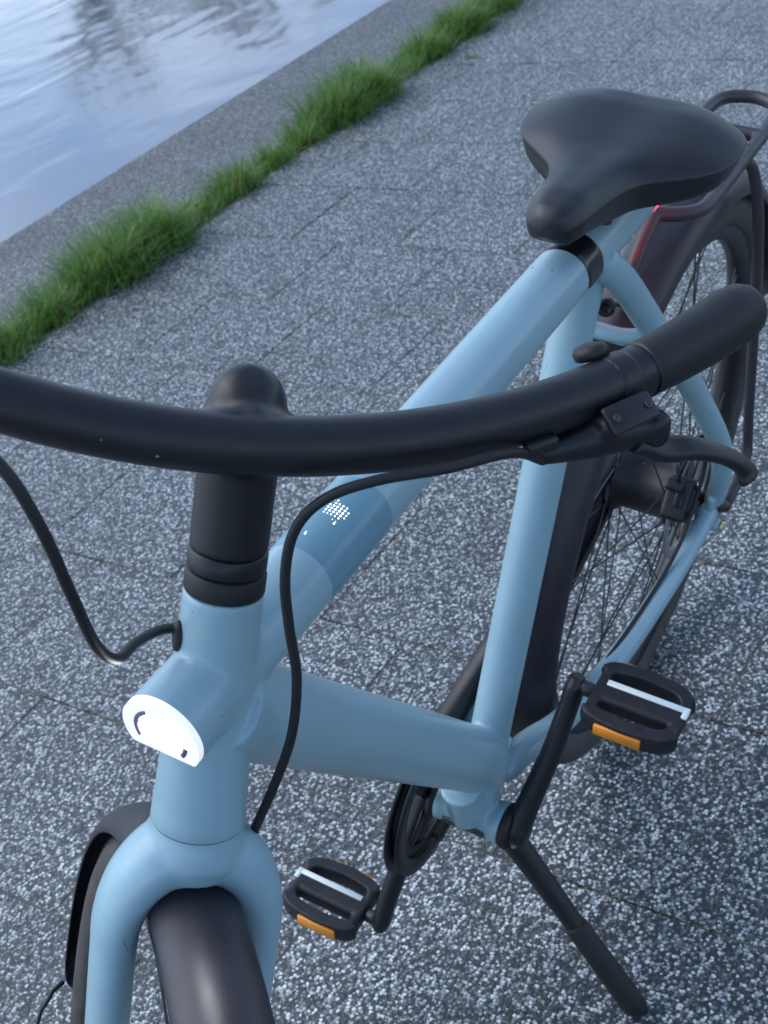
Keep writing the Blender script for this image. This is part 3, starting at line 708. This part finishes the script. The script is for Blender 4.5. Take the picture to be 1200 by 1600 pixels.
# controls on the left side of the bar (and the same lever on the right)
def lever(sgn):
    c = bar(.68*sgn); t = unit(bar(.70*sgn)-bar(.66*sgn)); n = unit(V(0, 0, 1)-t*t[2]); f = np.cross(t, n)*sgn
    A = lambda a, b, cc: c + t*a + f*b + n*cc                    # outward, forward, up
    mb = MB()
    pts = [A(-.060, .005, -.023), A(-.045, .009, -.022), A(-.028, .014, -.020), A(-.010, .021, -.017), A(.008, .028, -.017)]
    mb.add(*sweep(pts, lambda i, q: circ(24, (.006, .0085, .0115, .0125, .0105)[i], (.0065, .009, .012, .013, .011)[i]), up=n))
    tube(mb, [A(-.006, .0, 0), A(.010, .0, 0)], .0170, 24)
    rbox(mb, A(-.012, .019, -.010), (t, f, n), (.036, .018, .014), .005)
    rbox(mb, A(.006, .029, -.018), (t, f, n), (.018, .018, .022), .006)
    body = part('brake_lever', fuse(mb, .0016, 4), BLACK)
    # reservoir cover plate, facing up and forward
    nn = unit(f*.55+n*.83); tt = t; ff = np.cross(nn, tt)*1.0
    pl = MB(); rbox(pl, A(-.012, .027, -.001), (tt, ff, nn), (.035, .018, .0045), .0024, 3); cover = part('cover_plate', pl, BLACK, body)
    for q in (-.012, .012):
        sm = MB(); lathe(sm, A(-.012+q, .027, -.001)+nn*.0024, nn, [(0, .0026), (.0007, .0024), (.0007, .0014), (-.0005, .0012)], 16); part('screw', sm, DARKSTEEL, body)
    lv = MB()
    pts, rr = spline([A(-.008, .026, -.023), A(.012, .031, -.034), A(.032, .038, -.038), A(.050, .045, -.046), A(.064, .051, -.057), A(.067, .057, -.066)], 6, [.0105, .0115, .0098, .0086, .0085, .0092])
    lv.add(*sweep(pts, lambda i, q: circ(20, rr[i], rr[i]*.62), up=n)); part('lever_blade', fuse(lv, .0015, 3), BLACK, body)
    bt = MB(); lathe(bt, A(-.004, -.016, .010), unit(n*.9-f*.45), [(0, .0100), (.004, .0108), (.007, .0095), (.0085, .005)], 28)
    part('thumb_button', bt, RUBBER, body)
    return A
LA = lever(1); RA = lever(-1)

# --- cables
def cable(name, pts, r=.0030):
    mb = MB(); tube(mb, pts, r, 14, n=8); return part(name, mb, RUBBER)
cable('brake_hose', [LA(-.058, .008, -.026), at_depth(800, 709, .735), at_depth(700, 733, .715), at_depth(590, 752, .70), at_depth(510, 780, .70), at_depth(462, 828, .71), at_depth(446, 900, .725), at_depth(452, 980, .745), at_depth(464, 1060, .765), at_depth(456, 1150, .79), at_depth(428, 1230, .82), at_depth(399, 1296, .85), at_depth(380, 1350, .885), at_depth(372, 1420, .92)])
hole = HTB + UP*.118 + V(.004, -.0235, 0)
cable('brake_hose', [RA(-.058, .008, -.026), at_depth(-210, 640, .62), at_depth(-90, 668, .60), at_depth(0, 728, .60), at_depth(62, 822, .615), at_depth(112, 930, .645), at_depth(150, 1008, .675), at_depth(183, 1031, .70), at_depth(212, 1006, .735), at_depth(246, 987, .765), at_depth(270, 983, .785), HTB+UP*.1275+unit(-(LT@cR)+UP*((LT@cR)@UP))*.018])
gr_ = LT@cR; gd = -unit(gr_ - UP*(gr_@UP)); tc_ = unit(LT@CAM - (HTB+UP*.119)); tc_ = unit(tc_-UP*(tc_@UP)); gd2 = unit(gd*.93+tc_*.36)
mb = MB(); gp = HTB+UP*.1275+gd2*.0236; gs = unit(np.cross(gd2, UP))
mb.add(*sweep([gp-gd2*.004, gp+gd2*.0012, gp+gd2*.0026, gp+gd2*.0032], lambda i, t: circ(24, (.0058, .0058, .0050, .003)[i], (.0098, .0098, .0088, .006)[i]), up=UP)); part('cable_grommet', mb, RUBBER, frame)
mb = MB(); rbox(mb, at_depth(845, 698, .752), (unit(bar(.6)-bar(.55)), V(0, 0, 1), unit(np.cross(bar(.6)-bar(.55), V(0, 0, 1)))), (.022, .010, .009), .003); part('hose_nut', mb, BLACK)

# --- saddle
def saddle():
    X0, LN = -.105, .244
    tw = [(0, .003), (.006, .009), (.018, .0155), (.04, .0205), (.08, .0245), (.15, .0272), (.245, .0298), (.32, .0324), (.385, .0368), (.438, .0445), (.50, .062), (.567, .0815), (.63, .0925), (.705, .0965), (.78, .097), (.855, .0935), (.915, .085), (.955, .070), (.98, .054), (.994, .038), (1, .024)]
    tz = [(0, .886), (.006, .8905), (.02, .8945), (.05, .8985), (.15, .9015), (.35, .9005), (.5, .9005), (.65, .9035), (.8, .9075), (.9, .907), (.96, .901), (1, .892)]
    nt_ = 56; k = 25; v = []; f = []
    def prof(w, zc, t):
        out = []
        for j in range(k):
            b = -1+2*j/(k-1); y = w*math.sin(b*math.pi/2)
            q = abs(y)/w
            h = (.0135 + .005*min(1, t*1.4))*min(1, .35+(t*12)**.5)
            z = zc - h*q**3.2
            ch = .0022*math.exp(-(y/.017)**2)*math.exp(-((t-.62)/.30)**2)       # shallow trough along the middle
            bu = .0022*math.exp(-((abs(y)-.052)/.026)**2)*math.exp(-((t-.74)/.16)**2)
            out.append((y, z-ch+bu))
        zb = zc-(.0135+.005*min(1, t*1.4))*min(1, .35+(t*12)**.5)
        sc_ = min(1, .15+(t*18)**.5, .3+((1-t)*14)**.5)
        q_ = min(1, .55+t*1.3)
        skirt = [(1.012, -.0012), (1.010, -.003), (.982, -.0045), (.978-.05*(1-q_), -.014*q_), (.94-.1*(1-q_), -.023*q_), (.84-.15*(1-q_), -.028*q_), (.5, -.029*q_)]
        return out + [(w*a, zb+b*sc_) for a, b in skirt] + [(-w*a, zb+b*sc_) for a, b in reversed(skirt)]
    for i in range(nt_+1):
        t = (i/nt_); t = .5-.5*math.cos(math.pi*t)
        w = np.interp(t, *zip(*tw)); zc = np.interp(t, *zip(*tz)); x = X0-LN*t
        for y, z in prof(w, zc, t): v.append(V(x, y, z))
    m = k+14
    for i in range(nt_):
        for j in range(m): f.append((i*m+j, i*m+(j+1) % m, (i+1)*m+(j+1) % m, (i+1)*m+j))
    f += [tuple(range(m)), tuple(range(nt_*m, nt_*m+m))[::-1]]
    mb = MB(); mb.add(v, f); me = mb.mesh('saddle')
    o = part('saddle', me, SADDLEM); s = o.modifiers.new('s', 'SMOOTH'); s.iterations = 2; s.factor = .5
    md = o.modifiers.new('sub', 'SUBSURF'); md.levels = 1; md.render_levels = 1
    return o
sad = saddle()
mb = MB(); tube(mb, [STB+SD*.50, STB+SD*.568], .0155, 28); part('seat_post', mb, BLACK)
for s in (1, -1):
    mb = MB(); tube(mb, [V(-.125, .010*s, .872), V(-.17, .02*s, .866), V(-.26, .022*s, .866), V(-.32, .045*s, .876)], .0035, 10, n=4); part('saddle_rail', mb, DARKSTEEL, sad)

# --- rear rack
RK = MB()
loop = [(-.335, 0, .742), (-.372, 0, .760)]
rack_pts = [(-.383, 0, .764), (-.392, .018, .763), (-.412, .033, .761), (-.445, .037, .760), (-.55, .037, .760), (-.645, .037, .760), (-.678, .030, .760), (-.692, .010, .760), (-.692, -.010, .760), (-.678, -.030, .760), (-.645, -.037, .760), (-.55, -.037, .760), (-.445, -.037, .760), (-.412, -.033, .761), (-.392, -.018, .763), (-.383, 0, .764)]
tube(RK, [V(*p) for p in rack_pts], .0076, 16, n=4)
tube(RK, [V(-.300, 0, .705), V(-.322, 0, .727), V(-.352, 0, .750), V(-.384, 0, .765)], .0075, 16, n=4)
for x in (-.562, -.600): tube(RK, [V(x, -.037, .760), V(x, .037, .760)], .0078, 12)
rack = part('luggage_rack', fuse(RK, .0016, 3), RACKM)
for s in (1, -1):
    mb = MB(); tube(mb, [V(-.545, .037*s, .758), V(-.552, .048*s, .738), V(-.558, .062*s, .66), V(-.568, .083*s, .43), V(-.555, .092*s, .37), V(-.49, .092*s, .345)], .0062, 14, n=5); part('rack_leg', mb, RACKM, rack)

# --- brake caliper and hub bracket
mb = MB(); e3 = ((.8, 0, .6), (0, 1, 0), (-.6, 0, .8))
rbox(mb, V(-.425, .052, .392), e3, (.036, .030, .052), .005); rbox(mb, V(-.437, .060, .372), e3, (.030, .022, .026), .006); rbox(mb, V(-.418, .048, .416), e3, (.022, .022, .014), .003)
cal = part('brake_caliper', fuse(mb, .0014, 2), BLACK)
mb = MB(); rbox(mb, V(-.409, .056, .404), e3, (.004, .010, .018), .0012); part('pad_window', mb, BANDM, cal)
for zz in (-.016, .02):
    mb = MB(); lathe(mb, V(-.425, .068, .392)+V(-.6, 0, .8)*zz, V(.5, .8, .3), [(0, .005), (.006, .0048), (.006, .0026), (.003, .0024)], 14); part('bolt', mb, STEEL, cal)
cable('rear_brake_hose', [V(-.418, .05, .42), V(-.40, .056, .45), V(-.415, .066, .49), V(-.44, .07, .47), V(-.43, .072, .41), V(-.36, .07, .352), V(-.2, .058, .335), V(-.09, .036, .325)], .0024)
mb = MB(); lathe(mb, V(-.478, .086, .357), V(0, 1, 0), [(-.01, .010), (.004, .010), (.006, .008), (.014, .005)], 20); part('axle_nut', mb, DARKSTEEL)

# --- drivetrain
CR = 2.01749
cd = V(math.cos(CR), 0, math.sin(CR))
def crank(s):
    mb = MB(); o = BB + V(0, .050*s, 0); d = cd*s; y = V(0, s, 0)
    pts = [o, o+d*.03+y*.004, o+d*.09+y*.014, o+d*.15+y*.020, o+d*.17+y*.021]
    sd_ = unit(np.cross(d, V(0, 1, 0)))
    mb.add(*sweep([o-d*.004]+pts+[pts[-1]+d*.010], lambda i, t: circ(24, (.016, .0190, .0168, .0138, .0135, .0142, .009)[i], (.0125, .013, .0120, .0105, .0098, .0098, .007)[i]), up=V(0, 1, 0)))
    lathe(mb, BB+V(0, .036*s, 0), y, [(0, .018), (.006, .0175), (.02, .0165), (.026, .014)], 28)
    c = part('crank_arm', fuse(mb, .0017, 4), BLACK)
    return pts[-1]
pl_, pr_ = crank(1), crank(-1)
mb = MB(); lathe(mb, BB+V(0, .036, 0), V(0, 1, 0), [(0, .0225), (.004, .0245), (.009, .0245), (.011, .021)], 40); part('bearing_cup', mb, RUBBER)
mb = MB(); lathe(mb, BB-V(0, .036, 0), V(0, -1, 0), [(0, .0225), (.004, .0240), (.007, .0235)], 40); part('bearing_cup', mb, RUBBER)
# chainring with openings, and chain cover
def ringy(y0, y1, r0, r1, k=72, flare=0):
    mb = MB(); prof = [(y0, r0), (y1, r0), (y1+flare, r1), (y0+flare, r1)]; v = []; f = []
    for i in range(k):
        a = 2*math.pi*i/k
        for y, r in prof: v.append(BB+V(r*math.cos(a), y, r*math.sin(a)))
    for i in range(k):
        for j in range(4): f.append((i*4+j, i*4+(j+1) % 4, ((i+1) % k)*4+(j+1) % 4, ((i+1) % k)*4+j))
    return mb.add(v, f)
ch = part('chainring', ringy(-.0485, -.0455, .058, .078), BLACK)
for i in range(4):
    a = CR + math.pi + i*math.pi/2 + .5; m1 = MB()
    m1.add(*sweep([BB+V(q*math.cos(a), -.047, q*math.sin(a)) for q in (.012, .03, .062)], lambda i, t: circ(12, .010-.004*t, .002), up=V(0, 1, 0))); part('spider_arm', m1, BLACK, ch)
part('chain_guard', ringy(-.056, -.0535, .062, .0905, flare=.002), BLACK, ch); part('chain_guard', ringy(-.0425, -.041, .070, .089), BLACK, ch)
# chain case strands back to the hub
for a0, r_h in ((1, .030), (-1, .030)):
    mb = MB(); p = BB+V(.0, -.048, .072*a0); q = RAX+V(0, -.048, r_h*a0)
    mb.add(*sweep([p, p*.5+q*.5, q], lambda i, t: [(-.011, -.010), (.011, -.010), (.012, .0), (.011, .010), (-.011, .010), (-.012, 0)], up=V(0, 0, 1))); part('chain_cover', mb, BLACK, ch)
mb = MB(); lathe(mb, RAX+V(0, -.044, 0), V(0, -1, 0), [(0, .02), (0, .036), (.006, .036), (.006, .02)], 40, close=False); part('sprocket', mb, DARKSTEEL, rw)
# label plate under the shell
mb = MB(); v = []; f = []
for i in range(2):
    for j in range(9):
        a = rad(-42)+rad(44)*j/8; y = -.024+.046*i; v.append(BB+V(.0212*math.cos(a), y, .0212*math.sin(a)))
for j in range(8): f.append((j, j+1, 10+j, 9+j))
mb.add(v, f); plm = part('label_plate', mb, PLATE, frame); sm_ = plm.modifiers.new('t', 'SOLIDIFY'); sm_.thickness = .0012; sm_.offset = 1

# --- pedals
def pedal(c, s):
    o = c + V(0, .018*s, 0)
    ax = unit(V(1, 0, -.06 if s > 0 else .06)); up = unit(np.cross(ax, V(0, 1, 0)))*-1
    if up[2] < 0: up = -up
    P_ = lambda a, b, h: o + ax*a + V(0, b*s, 0) + up*h
    E3 = (ax, V(0, 1, 0), up)
    sp = MB(); lathe(sp, c - V(0, .004*s, 0), V(0, s, 0), [(0, .0075), (.02, .0075), (.022, .006), (.04, .006)], 18)
    pd = part('pedal', sp, STEEL if False else DARKSTEEL)
    bd = MB()
    rbox(bd, P_(0, .045, 0), E3, (.026, .090, .020), .006)
    for e in (-1, 1):                                            # outer bars, curved in plan
        pts = [P_(e*.022, .004, 0), P_(e*.029, .010, 0), P_(e*.0325, .03, 0), P_(e*.033, .05, 0), P_(e*.029, .076, 0), P_(e*.019, .088, 0)]
        pts = spline(pts, 4)
        bd.add(*sweep(pts, lambda i, t: [(-.0065, -.011), (.0065, -.011), (.0078, -.004), (.0078, .004), (.0065, .011), (-.0065, .011), (-.0078, .004), (-.0078, -.004)], up=up))
    rbox(bd, P_(0, .006, 0), E3, (.050, .011, .020), .004); rbox(bd, P_(0, .085, 0), E3, (.048, .011, .020), .004)
    body = part('pedal_body', fuse(bd, .0014, 2), PLASTIC, pd)
    st = MB(); rbox(st, P_(-.0085, .050, .0102), E3, (.0065, .078, .0022), .0006, 1); part('reflective_strip', st, WHITEREF, pd)
    en = MB(); rbox(en, P_(-.0055, .0895, .0098), E3, (.0135, .006, .0032), .001, 1); part('reflective_strip', en, WHITEREF, pd)
    for e in (-1, 1):
        rf = MB(); rbox(rf, P_(e*.0405, .040, 0), E3, (.004, .046, .0135), .001, 1); part('reflector', rf, AMBER, pd)
pedal(pl_, 1); pedal(pr_, -1)

# --- kickstand
foot_w = V(.0005, .208, .008); foot_b = LT@foot_w; foot_b = foot_b - V(0, 0, .0006)
top = BB + V(-.012, .034, -.030)
ks = MB(); dv = unit(foot_b-top); L_ = np.linalg.norm(foot_b-top)
rbox(ks, BB+V(-.020, .016, -.030), ((1, 0, 0), (0, 1, 0), (0, 0, 1)), (.040, .050, .022), .005)
ks.add(*sweep([top-dv*.01, top+dv*.06, top+dv*L_*.5, top+dv*L_*.62], lambda i, t: circ(20, (.017, .0145, .0122, .0115)[i], (.013, .011, .0098, .0092)[i]), up=V(1, 0, 0)))
kst = part('kickstand', fuse(ks, .0018, 4), BLACK)
kf = MB(); kf.add(*sweep([top+dv*L_*q for q in (.50, .51, .7, .9, .97, 1.0)], lambda i, t: circ(22, (.0128, .0140, .0146, .0154, .0150, .0115)[i], (.0106, .0117, .0122, .0126, .0118, .0085)[i]), up=V(1, 0, 0)))
part('foot_sleeve', kf, RUBBER, kst)
mb = MB(); lathe(mb, top+V(.0, .004, -.002), V(.4, 1, -.2), [(-.01, .009), (.012, .009), (.014, .007), (.014, .004), (.010, .0035)], 20); part('pivot_bolt', mb, STEEL, kst)
